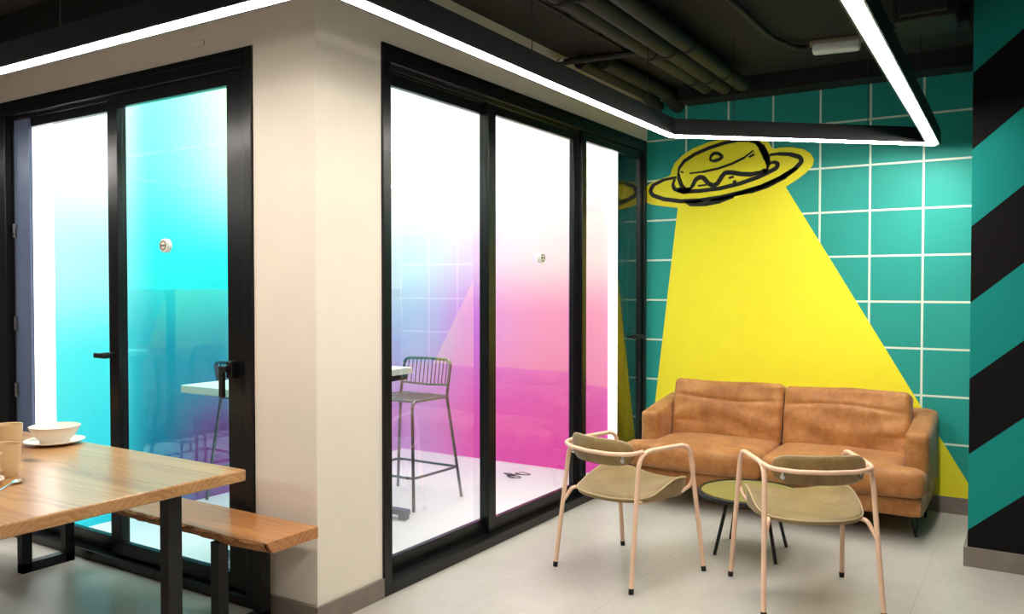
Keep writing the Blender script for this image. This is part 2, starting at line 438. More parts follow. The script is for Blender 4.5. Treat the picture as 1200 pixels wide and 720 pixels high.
w2 = frame('window_2', 'x', -2.625, -.390, 2.536, .12, .085, .05, .105, .05)
t1 = sash(w2, 'x', -2.505, -1.475, .052, 2.45, .056, .018, .075, .06, .075, 'glass_clear')
t2 = sash(w2, 'x', -1.535, -.442, .052, 2.45, .02, .085, .15, .06, .075, 'glass_teal')
h = BM(); box(h, -1.515, -1.48, -.045, .022, 1.09, 1.12, .005); box(h, -1.565, -1.48, -.052, -.034, 1.092, 1.118, .005)
obj('handle', h, 'black_metal', t2)
h = BM(); box(h, -.56, -.52, -.02, .022, 1.04, 1.12, .006); box(h, -.555, -.525, -.052, -.018, 1.07, 1.10, .005); box(h, -.568, -.54, -.056, -.034, .955, 1.10, .006)
obj('handle', h, 'black_metal', t2)
obj('side_panel', boxes((-2.487, -2.33, .034, .05, .05, 2.45, .002)), 'alu_blue', w2, label='blue-grey side panel')
for z in (.86, 1.25, 1.79):
    hb = BM(); tube(hb, [(-2.478, .026, z - .04), (-2.478, .026, z + .04)], .012, 10)
    obj('hinge', hb, 'steel', w2, True, label='small steel hinge')

# ------------------------------------------------------------------ wall mural
def stroke(bm, pts, w, y0, y1):
    P = fillet(pts, .03, 3); L, R = [], []
    for i, p in enumerate(P):
        a = P[max(i - 1, 0)]; b = P[min(i + 1, len(P) - 1)]; t = (b - a).normalized(); n = Vector((-t.y, t.x))
        e = min(i, len(P) - 1 - i) / max(1, len(P)); ww = w * (.62 + .38 * min(1, e * 8))
        L.append(p + n * ww / 2); R.append(p - n * ww / 2)
    for i in range(len(P) - 1):
        q = [L[i], L[i + 1], R[i + 1], R[i]]
        A = [bm.verts.new((v.x, y0, v.y)) for v in q]; B = [bm.verts.new((v.x, y1, v.y)) for v in q]
        fs = [bm.faces.new(A), bm.faces.new(B[::-1])] + [bm.faces.new((A[k], B[k], B[(k + 1) % 4], A[(k + 1) % 4])) for k in range(4)]
        bmesh.ops.recalc_face_normals(bm, faces=fs)
v2 = lambda l: [Vector(p) for p in l]
mural = thing('wall_mural', 'yellow and black painted saucer mural with a wide beam on the teal wall', 'mural', (1.1, YB, .1))
def mur(name, bm, mat): 
    bmesh.ops.translate(bm, verts=bm.verts, vec=(-1.1, -YB, -.1)); return obj(name, bm, mat, mural)
beam = BM(); prism(beam, [(.263, 2.067), (.031, .106), (2.284, .106), (1.067, 2.176)], 'y', YB - .003, YB - .0005)
mur('light_beam', beam, 'mural_yellow')
BACK = [(.002, 2.24), (.039, 2.27), (.123, 2.297), (.204, 2.317), (.213, 2.356), (.24, 2.412), (.301, 2.465), (.382, 2.509), (.501, 2.543), (.617, 2.561), (.719, 2.56), (.819, 2.55), (.905, 2.529), (.948, 2.501), (.972, 2.45), (1.026, 2.457), (1.109, 2.453), (1.191, 2.43), (1.237, 2.396), (1.26, 2.353), (1.251, 2.312), (1.203, 2.262), (1.134, 2.214), (1.067, 2.176), (.269, 2.067), (.152, 2.086), (.04, 2.108), (.002, 2.127)]
bk = BM(); prism(bk, [tuple(p) for p in fillet([(a, b, 0) for a, b in BACK], .03, 3, True) for p in [(p.x, p.y)]], 'y', YB - .005, YB - .001)
mur('saucer_shape', bk, 'mural_yellow')
ink = BM()
for w, pts in [
    (.026, [(.255, 2.301), (.151, 2.289), (.067, 2.255), (.037, 2.211), (.061, 2.176), (.152, 2.141), (.29, 2.117), (.437, 2.115), (.594, 2.128), (.746, 2.154), (.895, 2.187), (1.027, 2.239), (1.133, 2.298), (1.18, 2.348), (1.162, 2.379), (1.097, 2.403), (1.014, 2.413), (.954, 2.411)]),
    (.032, [(.696, 2.142), (.821, 2.161), (.944, 2.196), (1.063, 2.251), (1.145, 2.303)]),
    (.022, [(.268, 2.332), (.275, 2.37), (.315, 2.419), (.396, 2.463), (.501, 2.499), (.617, 2.526), (.719, 2.538), (.807, 2.53), (.862, 2.509), (.899, 2.463), (.924, 2.412), (.942, 2.361), (.943, 2.325), (.925, 2.295)]),
    (.040, [(.862, 2.509), (.895, 2.473), (.920, 2.425), (.935, 2.385), (.948, 2.335)]),
    (.026, [(.268, 2.332), (.275, 2.286), (.296, 2.233), (.343, 2.192)]),
    (.028, [(.343, 2.192), (.377, 2.221), (.403, 2.271), (.43, 2.288), (.463, 2.286), (.502, 2.239), (.542, 2.217), (.574, 2.234), (.606, 2.282), (.631, 2.309), (.682, 2.305), (.746, 2.29), (.82, 2.282), (.882, 2.29), (.925, 2.308)]),
    (.025, [(.241, 2.289), (.225, 2.251), (.234, 2.214), (.303, 2.188), (.437, 2.186), (.594, 2.195), (.746, 2.222), (.87, 2.257), (.943, 2.286), (1.003, 2.314), (1.015, 2.341), (.991, 2.357), (.961, 2.354)]),
    (.040, [(.262, 2.21), (.316, 2.193), (.363, 2.203)]), (.045, [(.905, 2.30), (.945, 2.292)]),
    (.014, [(.356, 2.323), (.462, 2.327), (.58, 2.343), (.682, 2.37), (.77, 2.406), (.838, 2.453)]),
    (.020, [(.805, 2.407), (.844, 2.425)]),
    (.020, [(.515, 2.409), (.521, 2.44), (.547, 2.459), (.579, 2.454), (.612, 2.428), (.586, 2.409), (.547, 2.4), (.515, 2.409)]),
    (.016, [(.288, 2.341), (.309, 2.333)]),
    (.026, [(.317, 2.116), (.364, 2.091), (.477, 2.085), (.594, 2.1), (.696, 2.129)]),
    (.022, [(.344, 2.112), (.40, 2.106), (.455, 2.112)]), (.024, [(.52, 2.112), (.60, 2.118), (.69, 2.135)]),
    (.018, [(.423, 2.225), (.489, 2.227)]), (.022, [(.657, 2.266), (.695, 2.275)]), (.04, [(.690, 2.228), (.715, 2.236)])]:
    stroke(ink, v2(pts), w * 1.22, YB - .007, YB - .0045)
mur('ink_outline', ink, 'mural_black')

# ------------------------------------------------------------------ LED pendant loop
def loop_sweep(bm, poly, w, z0, z1, w_low=None, drop=0):
    # w_low / drop: the underside falls to a ridge (lens of the lamp)
    n = len(poly); P = [Vector(p) for p in poly]; I, O = [], []
    for i in range(n):
        a = (P[i] - P[i - 1]).normalized(); b = (P[(i + 1) % n] - P[i]).normalized()
        na = Vector((-a.y, a.x)); nb = Vector((-b.y, b.x)); m = (na + nb).normalized(); k = 1 / max(.3, m.dot(na))
        I.append((P[i], m * k))
    prof = [(-w / 2, z0), (w / 2, z0), (w / 2, z1), (-w / 2, z1)]
    if w_low: prof = [(-w / 2, z0), (-w_low / 2, z0 - drop), (w_low / 2, z0 - drop), (w / 2, z0), (w / 2, z1), (-w / 2, z1)]
    np_ = len(prof)
    V = [[bm.verts.new((p + m * o).to_tuple() + (z,)) for o, z in prof] for p, m in I]
    fs = []
    for i in range(n):
        A, B = V[i], V[(i + 1) % n]
        for k in range(np_): fs.append(bm.faces.new((A[k], A[(k + 1) % np_], B[(k + 1) % np_], B[k])))
    bmesh.ops.recalc_face_normals(bm, faces=fs)
def loop_rim(bm, poly, wo, wi, z0, z1):
    for a, b in ((-wo / 2, -wi / 2), (wi / 2, wo / 2)):
        n = len(poly); P = [Vector(p) for p in poly]; V = []
        for i in range(n):
            u = (P[i] - P[i - 1]).normalized(); v = (P[(i + 1) % n] - P[i]).normalized()
            nu = Vector((-u.y, u.x)); nv = Vector((-v.y, v.x)); m = (nu + nv).normalized(); m = m / max(.3, m.dot(nu))
            V.append([bm.verts.new((P[i] + m * o).to_tuple() + (z,)) for o, z in ((a, z0), (b, z0), (b, z1), (a, z1))])
        fs = []
        for i in range(n):
            A, B = V[i], V[(i + 1) % n]
            for k in range(4): fs.append(bm.faces.new((A[k], A[(k + 1) % 4], B[(k + 1) % 4], B[k])))
        bmesh.ops.recalc_face_normals(bm, faces=fs)
LOOP = [(-3.6, -.775), (.775, -.73), (.757, 2.085), (2.03, 3.215), (2.17, -4.3), (-3.6, -4.3)]
ZL = 2.36
led = thing('pendant_light', 'black suspended light loop with a glowing white underside below the dark ceiling', 'pendant light', (.757, 2.085, ZL))
def ledpart(name, bm, mat, smooth=False, label=None):
    bmesh.ops.translate(bm, verts=bm.verts, vec=(-.757, -2.085, -ZL)); return obj(name, bm, mat, led, smooth, label)
b = BM(); loop_sweep(b, LOOP, .072, ZL + .006, ZL + .082); 
loop_rim(b, LOOP, .072, .056, ZL - .012, ZL + .008); ledpart('profile', b, 'black_metal')
b = BM(); loop_sweep(b, LOOP, .050, ZL - .004, ZL + .008, .006, .018); ledpart('diffuser', b, 'led', label='glowing white diffuser')
for i, (x, y) in enumerate([(.76, 1.75), (.767, .5), (1.05, 2.345), (1.70, 2.922), (2.045, 2.4), (2.075, .8), (-.6, -.744), (-1.9, -.757)]):
    b = BM(); tube(b, [(x, y, ZL + .08), (x, y, ZC)], .0022, 6); ledpart('suspension_wire', b, 'steel')

# ------------------------------------------------------------------ ceiling services
for x, x2, y0, y1, r, z, lab in [
    (.70, .66, -2.2, 2.98, .05, 2.83, 'black pipe under the ceiling, nearest the window wall of three thick ones'),
    (.815, .765, -2.2, 3.05, .052, 2.83, 'black pipe under the ceiling, middle of three thick parallel ones'),
    (.945, .875, -2.2, 3.10, .048, 2.84, 'black pipe under the ceiling, farthest from the window wall of three thick ones')]:
    t = thing('ceiling_pipe', lab, 'pipe', (x, y0, z), 0, 'thick pipes under the ceiling')
    b = BM(); tube(b, [(0, 0, 0), (x2 - x, y1 - y0, 0), ], r, 16); obj('pipe', b, 'pipe_black', t, True)
    for yy in (3.1, 4.2, 4.9):
        f = yy / (y1 - y0); b = BM(); tube(b, [((x2 - x) * f, yy - .015, 0), ((x2 - x) * f, yy + .015, 0)], r + .006, 16); obj('pipe_clamp', b, 'trim_black', t, True)
        b = BM(); tube(b, [((x2 - x) * f, yy, r), ((x2 - x) * f, yy, ZC - z)], .005, 6); obj('hanger_rod', b, 'trim_black', t)
b = BM(); tube(b, [(.02, 2.05, 2.87), (.25, 2.05, 2.87), (1.2, 2.22, 2.87)], .022, 12)
t = thing('cross_pipe', 'thin black pipe crossing under the ceiling from a white wall clip', 'pipe', (0, 2.05, 2.87))
b = BM(); tube(b, [(.012, 0, -.0), (.62, .07, 0)], .02, 12); obj('pipe', b, 'pipe_black', t, True)
b = BM(); box(b, 0, .03, -.03, .02, -.035, .03, .004); tube(b, [(.03, -.005, .0), (.07, -.005, .01)], .012, 8); obj('clip', b, 'white_plastic', t, label='white plastic clip')
t = thing('cable_tray', 'narrow black cable rails under the ceiling beside the thick pipes', 'cable tray', (.45, 1.3, 2.90))
for dx in (0, .045, .09): b = BM(); tube(b, [(dx, -.5, 0), (dx, .95, 0)], .009, 8); obj('rail', b, 'pipe_black', t, True)
for dy in (-.3, .1, .5, .9): b = BM(); box(b, -.05, .14, dy, dy + .03, .008, .03, 0); obj('bracket', b, 'trim_black', t)
for k, (x, yy, r, lab) in enumerate([(.14, 3.05, .045, 'black pipe stub under the ceiling corner, nearest the window wall'), (.27, 3.12, .05, 'black pipe stub under the ceiling corner, beside the beam end')]):
    t = tag(obj('pipe_stub', (lambda b: (tube(b, fillet([(x - .01, yy - .9, 2.885), (x, yy + .1, 2.885), (x, yy + .36, 2.83)], .1), r, 14), b)[1])(BM()), 'pipe_black', None, True), lab, 'pipe', 'pipe stubs in the ceiling corner')
b = BM(); tube(b, fillet([(1.24, -1.5, 2.912), (1.26, 2.35, 2.912), (1.33, 2.66, 2.912), (1.385, 2.70, 2.912)], .12), .016, 10)
tag(obj('conduit', b, 'pipe_black', None, True), 'thin black conduit running along the ceiling to the white lamp', 'conduit')
t = thing('emergency_light', 'small white unlit emergency lamp on the black ceiling', 'emergency light', (1.55, 2.735, ZC), math.radians(10))
b = BM(); box(b, -.15, .15, -.05, .05, -.022, 0, .006); obj('base_plate', b, 'grey_plastic', t)
b = BM(); soft_box(b, .135, .042, .03, .02, (12, 8, 6)); bmesh.ops.translate(b, verts=b.verts, vec=(0, 0, -.046)); obj('cover', b, 'diffuser_off', t, True)
t = thing('junction_box', 'black ventilation unit hung on the ceiling beside the striped pillar', 'ceiling unit', (2.08, 2.25, 2.925))
b = BM(); box(b, -.13, .15, -.18, .12, -.13, 0, .008); obj('housing', b, 'trim_black', t)
b = BM(); box(b, -.10, .12, -.21, -.178, -.11, -.03, .006); obj('cover', b, 'pipe_black', t)
b = BM(); box(b, -.05, .19, .12, .30, -.09, -.03, .006); obj('outlet', b, 'trim_black', t)
b = BM(); tube(b, fillet([(1.72, .6, 2.90), (1.74, 1.75, 2.90), (1.86, 1.95, 2.90), (1.86, 2.45, 2.90), (1.98, 2.62, 2.90), (2.25, 2.62, 2.90)], .15), .02, 10)
tag(obj('curved_conduit', b, 'pipe_black', None, True), 'bent black conduit on the ceiling leading to the striped pillar', 'conduit')

# unseen glowing panel added to light the glazed room
t = thing('added_ceiling_panel', 'large glowing white panel added to light the glazed room', 'added light', (-1.1, 1.7, GZ))
b = BM(); box(b, -.95, .95, -1.45, 1.45, -.035, 0, .004); obj('housing', b, 'white_inner', t)
b = BM(); box(b, -.92, .92, -1.42, 1.42, -.045, -.030, 0); obj('diffuser', b, 'panel', t)

# ------------------------------------------------------------------ small fittings
def round_fitting(along, a, z, r, label):
    t = thing('window_knob', label, 'knob', (0, 0, 0))
    if along == 'x': t.location = (a, .0345, z); t.rotation_euler = (PI / 2, 0, 0)
    else: t.location = (-.0505, a, z); t.rotation_euler = (PI / 2, 0, PI / 2)
    b = BM(); lathe(b, [(0, 0), (r, 0), (r, .019), (r * .94, .024), (r * .8, .026), (0, .026)], 32); obj('disc', b, 'white_plastic', t, True)
    b = BM(); tube(b, [(r * .62 * math.cos(2 * PI * k / 28), r * .62 * math.sin(2 * PI * k / 28), .026) for k in range(28)], .0035, 6, True); obj('ring', b, 'grey_plastic', t, True)
    b = BM(); box(b, -r * .62, r * .62, -.004, .004, .024, .030, .001); obj('slot', b, 'grey_plastic', t)
    return t
round_fitting('x', -1.055, 1.665, .034, 'round white fitting on the cyan window pane beside the dining table')
round_fitting('y', 1.955, 1.645, .034, 'round white fitting on the pink window pane behind the armchair')
b = BM(); box(b, -.845, -.715, -.004, 0, 2.59, 2.615, .003)
tag(obj('vent_cover', b, 'wall_paint'), 'thin beige cover plate on the wall above the cyan window', 'cover plate')

# ------------------------------------------------------------------ sofa
sofa = thing('sofa', 'tan leather two-seat sofa under the yellow mural', 'sofa', (1.15, 3.0, 0))
SW, AW = .91, .13
def bmk(f): b = BM(); f(b); return b
def sh(b, x, y, z): bmesh.ops.translate(b, verts=b.verts, vec=(x, y, z)); return b
b = BM(); soft_box(b, SW - .01, .385, .06, .025, (20, 10, 6), wob=.003); obj('base', sh(b, 0, .025, .205), 'tan', sofa, True)
b = BM(); soft_box(b, SW - .02, .07, .23, .03, (20, 6, 8), wob=.003); obj('back_frame', sh(b, 0, .385, .45), 'tan', sofa, True)
for s in (-1, 1):
    def armwarp(p, s=s):
        q = p.copy()
        q.z += .04 * (p.y / .28) * (1 if p.z > 0 else 0) * max(0, p.z / .2)
        return q
    b = BM(); soft_box(b, AW / 2, .285, .20, .032, (8, 14, 10), puff=(.006, .004, .008), warp=armwarp, wob=.004, seed=s + 3)
    obj('armrest', sh(b, s * (SW - AW / 2), .145, .435), 'tan', sofa, True)
    # T-shaped seat cushion wraps round the arm front
    def tw(p, s=s):
        q = p.copy(); hx = (SW - AW) / 2
        t_ = max(0, s * p.x / hx); fy = p.y
        g = max(0, min(1, (-.215 - fy) / .04)); g = g * g * (3 - 2 * g)
        q.x += s * (AW + .012) * (t_ ** 1.3) * g
        return q
    b = BM(); soft_box(b, (SW - AW) / 2 - .003, .36, .082, .045, (22, 30, 8), puff=(0, .01, .022), warp=tw, wob=.005, seed=s + 9)
    obj('seat_cushion', sh(b, s * (SW - AW) / 2, -.06, .345), 'tan', sofa, True)
    def bw(p, s=s):
        q = p.copy()
        q.z += .004 * math.sin(p.x * 9 + s) * max(0, p.z / .2)
        # gathers at the corners and soft creases across the face
        cz = math.sin(p.z * 42 + 2.2 * math.sin(p.x * 7 + s)) * .004 + math.sin((p.x + p.z * .4) * 60) * .003 * max(0, p.z / .2 - .35)
        lim = max(0, 1 - abs(p.x / .39) ** 6)
        cz += .010 * lim * math.exp(-((p.z - .085 - .014 * math.sin(p.x * 6 + s * 2)) / .013) ** 2) * (1 if p.y < 0 else 0)
        cz += .006 * math.exp(-((p.z + .10 - .05 * p.x * s) / .014) ** 2) * max(0, s * p.x / .39) * (1 if p.y < 0 else 0)
        gx = noise.noise(Vector((p.x * 24, p.z * 2.5, s * 3.3)))
        cz += .009 * max(0, abs(gx) - .1) * max(0, min(1, (p.z - .06) / .08)) * (1 if p.y < 0 else 0) * 2
        q.y += cz
        return Matrix.Rotation(math.radians(-13), 3, 'X') @ q
    b = BM(); soft_box(b, (SW - AW) / 2 - .004, .085, .21, .036, (64, 8, 48), puff=(.002, .03, .004), warp=bw, wob=.0035, seed=s + 20)
    obj('back_cushion', sh(b, s * (SW - AW) / 2, .20, .585), 'tan', sofa, True)
for (sx, sy) in ((-1, -1), (1, -1), (-1, 1), (1, 1)):
    b = BM()
    x, y = sx * .84, -.20 if sy < 0 else .30
    for dx in (-.025, .025):
        tube(b, [(x + dx, y, .15), (x + sx * .012, y - .012, .004)], .006, 8)
    box(b, x - .05, x + .05, y - .03, y + .03, .138, .147)
    obj('leg', b, 'black_metal', sofa, True)

# ------------------------------------------------------------------ coffee table
ct = thing('coffee_table', 'low round coffee table with black rim and olive top between the armchairs', 'coffee table', (1.27, 1.99, 0))
b = BM(); lathe(b, [(0, .318), (.268, .318), (.283, .324), (.285, .342), (.280, .348), (.266, .348), (.264, .340), (0, .340)], 56); obj('rim', b, 'black_metal', ct, True)
b = BM(); lathe(b, [(0, .340), (.263, .340), (.263, .3435), (0, .3435)], 56); obj('table_top', b, 'olive_top', ct, True)
for (x, y) in ((-.156, -.136), (.167, -.114), (.139, .247 - .03), (-.173, .20)):
    b = BM(); tube(b, [(x * .62, y * .62, .318), (x * 1.0, y * 1.0, .002)], .0095, 10); obj('leg', b, 'black_metal', ct, True)

# ------------------------------------------------------------------ armchairs
R_ = .0115
def make_armchair(label):
    t = thing('armchair', label, 'chair', (0, 0, 0), 0, 'armchairs facing the sofa')
    ZA = .662
    foot = {}
    for s in (-1, 1):
        rf = Vector((s * .262, -.268, .016)); ff = Vector((s * .278, .268, .016))
        rt = Vector((s * .245, -.205, .60)); ft = Vector((s * .258, .205, .60))
        ra = Vector((s * .238, -.185, ZA)); fa = Vector((s * .25, .185, ZA))
        path = fillet([rf, ra, fa, ff], [.0, .10, .085, 0], 8)
        b = BM(); tube(b, path, R_, 12); obj('side_frame', b, 'pink_metal', t, True)
        # seat rail: leaves the rear leg with a small bend, runs under the seat, curls up into the front bend
        k = rf.lerp(ra, .585); k2 = rf.lerp(ra, .50)
        p = fillet([k2, k + Vector((-s * .03, .03, .02)), (s * .195, -.05, .398), (s * .222, .13, .412), (s * .246, .215, .45), (s * .251, .215, .56), (s * .250, .16, ZA - .004)], [0, .03, .1, .1, .09, .1, 0], 6)
        b = BM(); tube(b, p, .0095, 10); obj('seat_rail', b, 'pink_metal', t, True)
        for q in (rf, ff):
            b = BM(); d = ((ra if q is rf else fa) - q).normalized(); tube(b, [q - d * .0145, q + d * .012], .0125, 12); obj('foot_cap', b, 'rubber', t, True)
    # back rail
    rail = fillet([(-.238, -.16, ZA), (-.225, -.235, ZA - .006), (-.13, -.285, ZA - .010), (0, -.30, ZA - .011), (.13, -.285, ZA - .010), (.225, -.235, ZA - .006), (.238, -.16, ZA)], .12, 6)
    b = BM(); tube(b, rail, .0105, 12); obj('back_rail', b, 'pink_metal', t, True)
    # cross bar under the seat
    b = BM(); tube(b, [(-.21, .03, .398), (.21, .03, .398)], .009, 10); obj('cross_bar', b, 'pink_metal', t, True)
    # seat shell
    a, br, bf = .245, .25, .262
    def plan(th):
        c, s = math.cos(th), math.sin(th)
        n = 2.35 if s < 0 else 3.6
        k = (abs(c) ** n + abs(s) ** n) ** (-1 / n)
        return Vector((a * c * k, (bf if s > 0 else br) * s * k + .0, 0))
    def ztop(x, y):
        f = max(0, min(1, (y + .16) / .26)); f = f * f * (3 - 2 * f)
        h = 1 - .35 * max(0, (y - .10) / .16) ** 2
        return .437 + .018 * max(0, min(1, (y + .1) / .3)) + .062 * f * h * (abs(x) / a) ** 2.2 - .010 * max(0, 1 - (x / a) ** 2 - (y / .25) ** 2)
    NA, b = 64, BM()
    rings = []
    def ring(sc_, dz):
        out = []
        for i in range(NA):
            p = plan(2 * PI * i / NA); q = p * sc_
            z = ztop(p.x * min(1, sc_), p.y * min(1, sc_)) + dz if dz > -.05 else .407
            out.append(b.verts.new((q.x, q.y, z)))
        return out
    for s_ in (.08, .2, .35, .5, .65, .78, .88, .95, .985): rings.append(ring(s_, 0 if s_ < .95 else (-.002 if s_ < .98 else -.006)))
    rings.append(ring(1.0, -.013)); rings.append(ring(1.0, -.024))
    rings.append(ring(.985, -.1)); rings.append(ring(.9, -.1)); 
    ctr = b.verts.new((0, 0, ztop(0, 0))); cb = b.verts.new((0, 0, .405))
    for A, B in zip(rings, rings[1:]):
        for i in range(NA): b.faces.new((A[i], A[(i + 1) % NA], B[(i + 1) % NA], B[i]))
    for i in range(NA):
        b.faces.new((ctr, rings[0][(i + 1) % NA], rings[0][i])); b.faces.new((cb, rings[-1][i], rings[-1][(i + 1) % NA]))
    bmesh.ops.recalc_face_normals(b, faces=b.faces)
    seat = obj('seat', b, 'olive', t, True)
    b = BM(); pp = []
    for i in range(NA):
        p = plan(2 * PI * i / NA); pp.append((p.x * 1.002, p.y * 1.002, ztop(p.x, p.y) - .012))
    tube(b, pp, .0046, 6, True); obj('piping', b, 'olive_pipe', seat, True)
    # backrest pad following the rail
    b = BM(); NU, NV = 36, 20; rr = []
    for i in range(NU + 1):
        u = -1 + 2 * i / NU; u = math.sin(u * PI / 2) * .5 + u * .5
        ang = u * .80; cx, cy = .285 * math.sin(ang) , -.005 - .255 * math.cos(ang)
        nrm = Vector((math.sin(ang), -math.cos(ang), 0))
        e = max(.03, (1 - abs(u) ** 5)) ** .4
        row = []
        for j in range(NV):
            ph = 2 * PI * j / NV; c, s = math.cos(ph), math.sin(ph)
            hh = math.copysign(abs(s) ** .55, s) * .066 * e; dd = math.copysign(abs(c) ** .7, c) * .017 * (e ** .6)
            row.append(b.verts.new(Vector((cx, cy, .650 + hh)) + nrm * (dd + .10 * hh)))
        rr.append(row)
    for A, B in zip(rr, rr[1:]):
        for j in range(NV): b.faces.new((A[j], B[j], B[(j + 1) % NV], A[(j + 1) % NV]))
    b.faces.new(rr[0]); b.faces.new(rr[-1][::-1]); bmesh.ops.recalc_face_normals(b, faces=b.faces)
    back = obj('backrest', b, 'olive', t, True)
    b = BM(); top = [r_[NV // 4].co + Vector((0, 0, .0)) for r_ in []]
    pts = []
    for i in range(25):
        u = -0.93 + 1.86 * i / 24; ang = u * .80; e = (1 - abs(u) ** 5) ** .4
        hh = .066 * e; nrm = Vector((math.sin(ang), -math.cos(ang), 0))
        pts.append(Vector((.285 * math.sin(ang), -.005 - .255 * math.cos(ang), .650 + hh)) + nrm * .10 * hh)
    tube(b, pts, .0034, 6); obj('piping', b, 'olive_pipe', back, True)
    for s in (-1, 1):
        ang = s * .60; nrm = Vector((math.sin(ang), -math.cos(ang), 0)); c = Vector((.285 * math.sin(ang), -.005 - .255 * math.cos(ang), .617)) 
        b = BM(); tube(b, [c + nrm * .012, c + nrm * .0225], .011, 12); tube(b, [c + nrm * .018, c + nrm * .018 + Vector((0, 0, .022))], .006, 8); obj('bolt', b, 'chrome', t, True)
    return t
ch = make_armchair('olive leather armchair with beige tube frame, beside the pink window')
ch.location = (.803, 1.408, 0); ch.rotation_euler = (0, 0, math.radians(-17.5))
dup(ch, (1.668, 1.489, 0), math.radians(31), 'olive leather armchair with beige tube frame, in front of the sofa, nearer the striped pillar')

# ------------------------------------------------------------------ dining table, bench
dt = thing('dining_table', 'thick oak dining table with black steel legs', 'table', (-.02, -.37, 0))
b = BM(); box(b, -2.6, 0, -1.28, 0, .705, .75, .006); obj('tabletop', sh(b, .015, 0, 0), 'oak', dt)
for x in (-.095, -2.35):
    b = BM(); box(b, x - .024, x + .024, -.285, -.225, .03, .706, .002); box(b, x - .024, x + .024, -1.06, -1.0, .03, .706, .002)
    box(b, x - .024, x + .024, -1.06, -.225, 0, .05, .002); box(b, x - .05, x + .05, -1.08, -.2, .697, .7055)
    obj('leg', b, 'black_metal', dt)
be = thing('bench', 'live-edge wooden bench with black steel legs along the window', 'bench', (.05, -.045, 0))
b = BM(); NX, NZ = 150, 6
def edge_y(x): return -.275 + .010 * math.sin(x * 5) + .016 * noise.noise(Vector((x * 3.1, 0, 0))) + .006 * noise.noise(Vector((x * 14, 2, 0)))
L_ = 1.98
top = []; bot = []; prism_pts = []
for i in range(NX + 1):
    x = -L_ * i / NX; top.append((x, edge_y(x)))
V = {}
for i, (x, ey) in enumerate(top):
    dxy = .0
    V[(i, 0)] = b.verts.new((x, 0, .455)); V[(i, 1)] = b.verts.new((x, ey, .455)); V[(i, 2)] = b.verts.new((x, ey + .012 + .02, .408)); V[(i, 3)] = b.verts.new((x, 0, .408))
for i in range(NX):
    for k in range(4):
        if k == 1 and i: continue
        b.faces.new((V[(i, k)], V[(i + 1, k)], V[(i + 1, (k + 1) % 4)], V[(i, (k + 1) % 4)]))
b.faces.new([V[(0, k)] for k in range(4)]); b.faces.new([V[(NX, k)] for k in range(4)][::-1])
bmesh.ops.recalc_face_normals(b, faces=b.faces)
seat = obj('seat', b, 'slab', be)
b = BM(); G = []
for i, (x, ey) in enumerate(top[1:]):
    row = []
    for k in range(NZ + 1):
        s = k / NZ; y = ey + .032 * s * s
        if 0 < k < NZ: y += -.007 + .012 * noise.noise(Vector((x * 16, s * 2.2, 5)))
        row.append(b.verts.new((x + (.0 if i else .0), y - .0006, .4556 - .0482 * s)))
    G.append(row)
for A, B in zip(G, G[1:]):
    for k in range(NZ): b.faces.new((A[k], B[k], B[k + 1], A[k + 1]))
# close the edge strip to a thin solid
back = [[b.verts.new((v.co.x, v.co.y + .006, v.co.z)) for v in row] for row in G]
for A, B in zip(back, back[1:]):
    for k in range(NZ): b.faces.new((A[k], A[k + 1], B[k + 1], B[k]))
for rowi in (0, NX - 1):
    for k in range(NZ): b.faces.new((G[rowi][k], G[rowi][k + 1], back[rowi][k + 1], back[rowi][k]))
for k in (0, NZ):
    for i in range(NX - 1): b.faces.new((G[i][k], G[i + 1][k], back[i + 1][k], back[i][k]))
bmesh.ops.recalc_face_normals(b, faces=b.faces)
obj('live_edge', b, 'bark', be, True, label='rough bark-brown live edge')
for x in (-.31, -1.83):
    b = BM(); box(b, x - .025, x + .025, -.277, -.227, .0, .409, .002); box(b, x - .025, x + .025, -.055, -.005, .0, .409, .002)
    box(b, x - .025, x + .025, -.277, -.005, 0, .05, .002); box(b, x - .035, x + .035, -.235, -.01, .402, .4085)
    obj('leg', b, 'black_metal', be)

# ------------------------------------------------------------------ tableware
ZT = .75
def lathe_thing(name, prof, mat, loc, label, cat, seg=44, group=None):
    b = BM(); lathe(b, prof, seg); o = obj(name, b, mat, None, True); o.location = loc; tag(o, label, cat, group); return o
PL = [(0, .004), (.045, .0), (.075, .001), (.118, .014), (.125, .018), (.124, .0205), (.117, .018), (.072, .006), (0, .006)]
lathe_thing('saucer', PL, 'ceramic_light', (-1.165, -.475, ZT), 'cream saucer under the bowl on the dining table', 'saucer')
lathe_thing('bowl', [(0, .008), (.05, .006), (.056, .0), (.06, .002), (.062, .012), (.085, .035), (.104, .070), (.106, .076), (.103, .077), (.098, .068), (.078, .036), (.05, .018), (0, .016)], 'ceramic_light', (-1.168, -.472, ZT + .006), 'shallow cream bowl standing on a saucer', 'bowl')
def mug(loc, rot, label):
    t = thing('mug', label, 'mug', loc, rot, 'beige mugs on the dining table')
    b = BM(); lathe(b, [(0, .004), (.040, .002), (.045, .0), (.049, .006), (.054, .05), (.058, .118), (.0575, .121), (.055, .119), (.051, .05), (.044, .012), (0, .01)], 44); obj('cup', b, 'ceramic', t, True)
    b = BM(); tube(b, fillet([(.053, 0, .098), (.096, 0, .100), (.092, 0, .036), (.049, 0, .030)], .03, 8), .0075, 10); obj('handle', b, 'ceramic', t, True)
    return t
mug((-.675, -.935, ZT), math.radians(-36), 'beige mug with its handle to the front, nearest on the dining table')
m2 = mug((-1.14, -.69, ZT), math.radians(175), 'beige mug behind the nearest mug, close to the bowl')
lathe_thing('plate', [(r * .9, z) for r, z in PL], 'ceramic_light', (-.612, -1.088, ZT), 'small cream plate beside the nearest mug at the photo edge', 'plate')
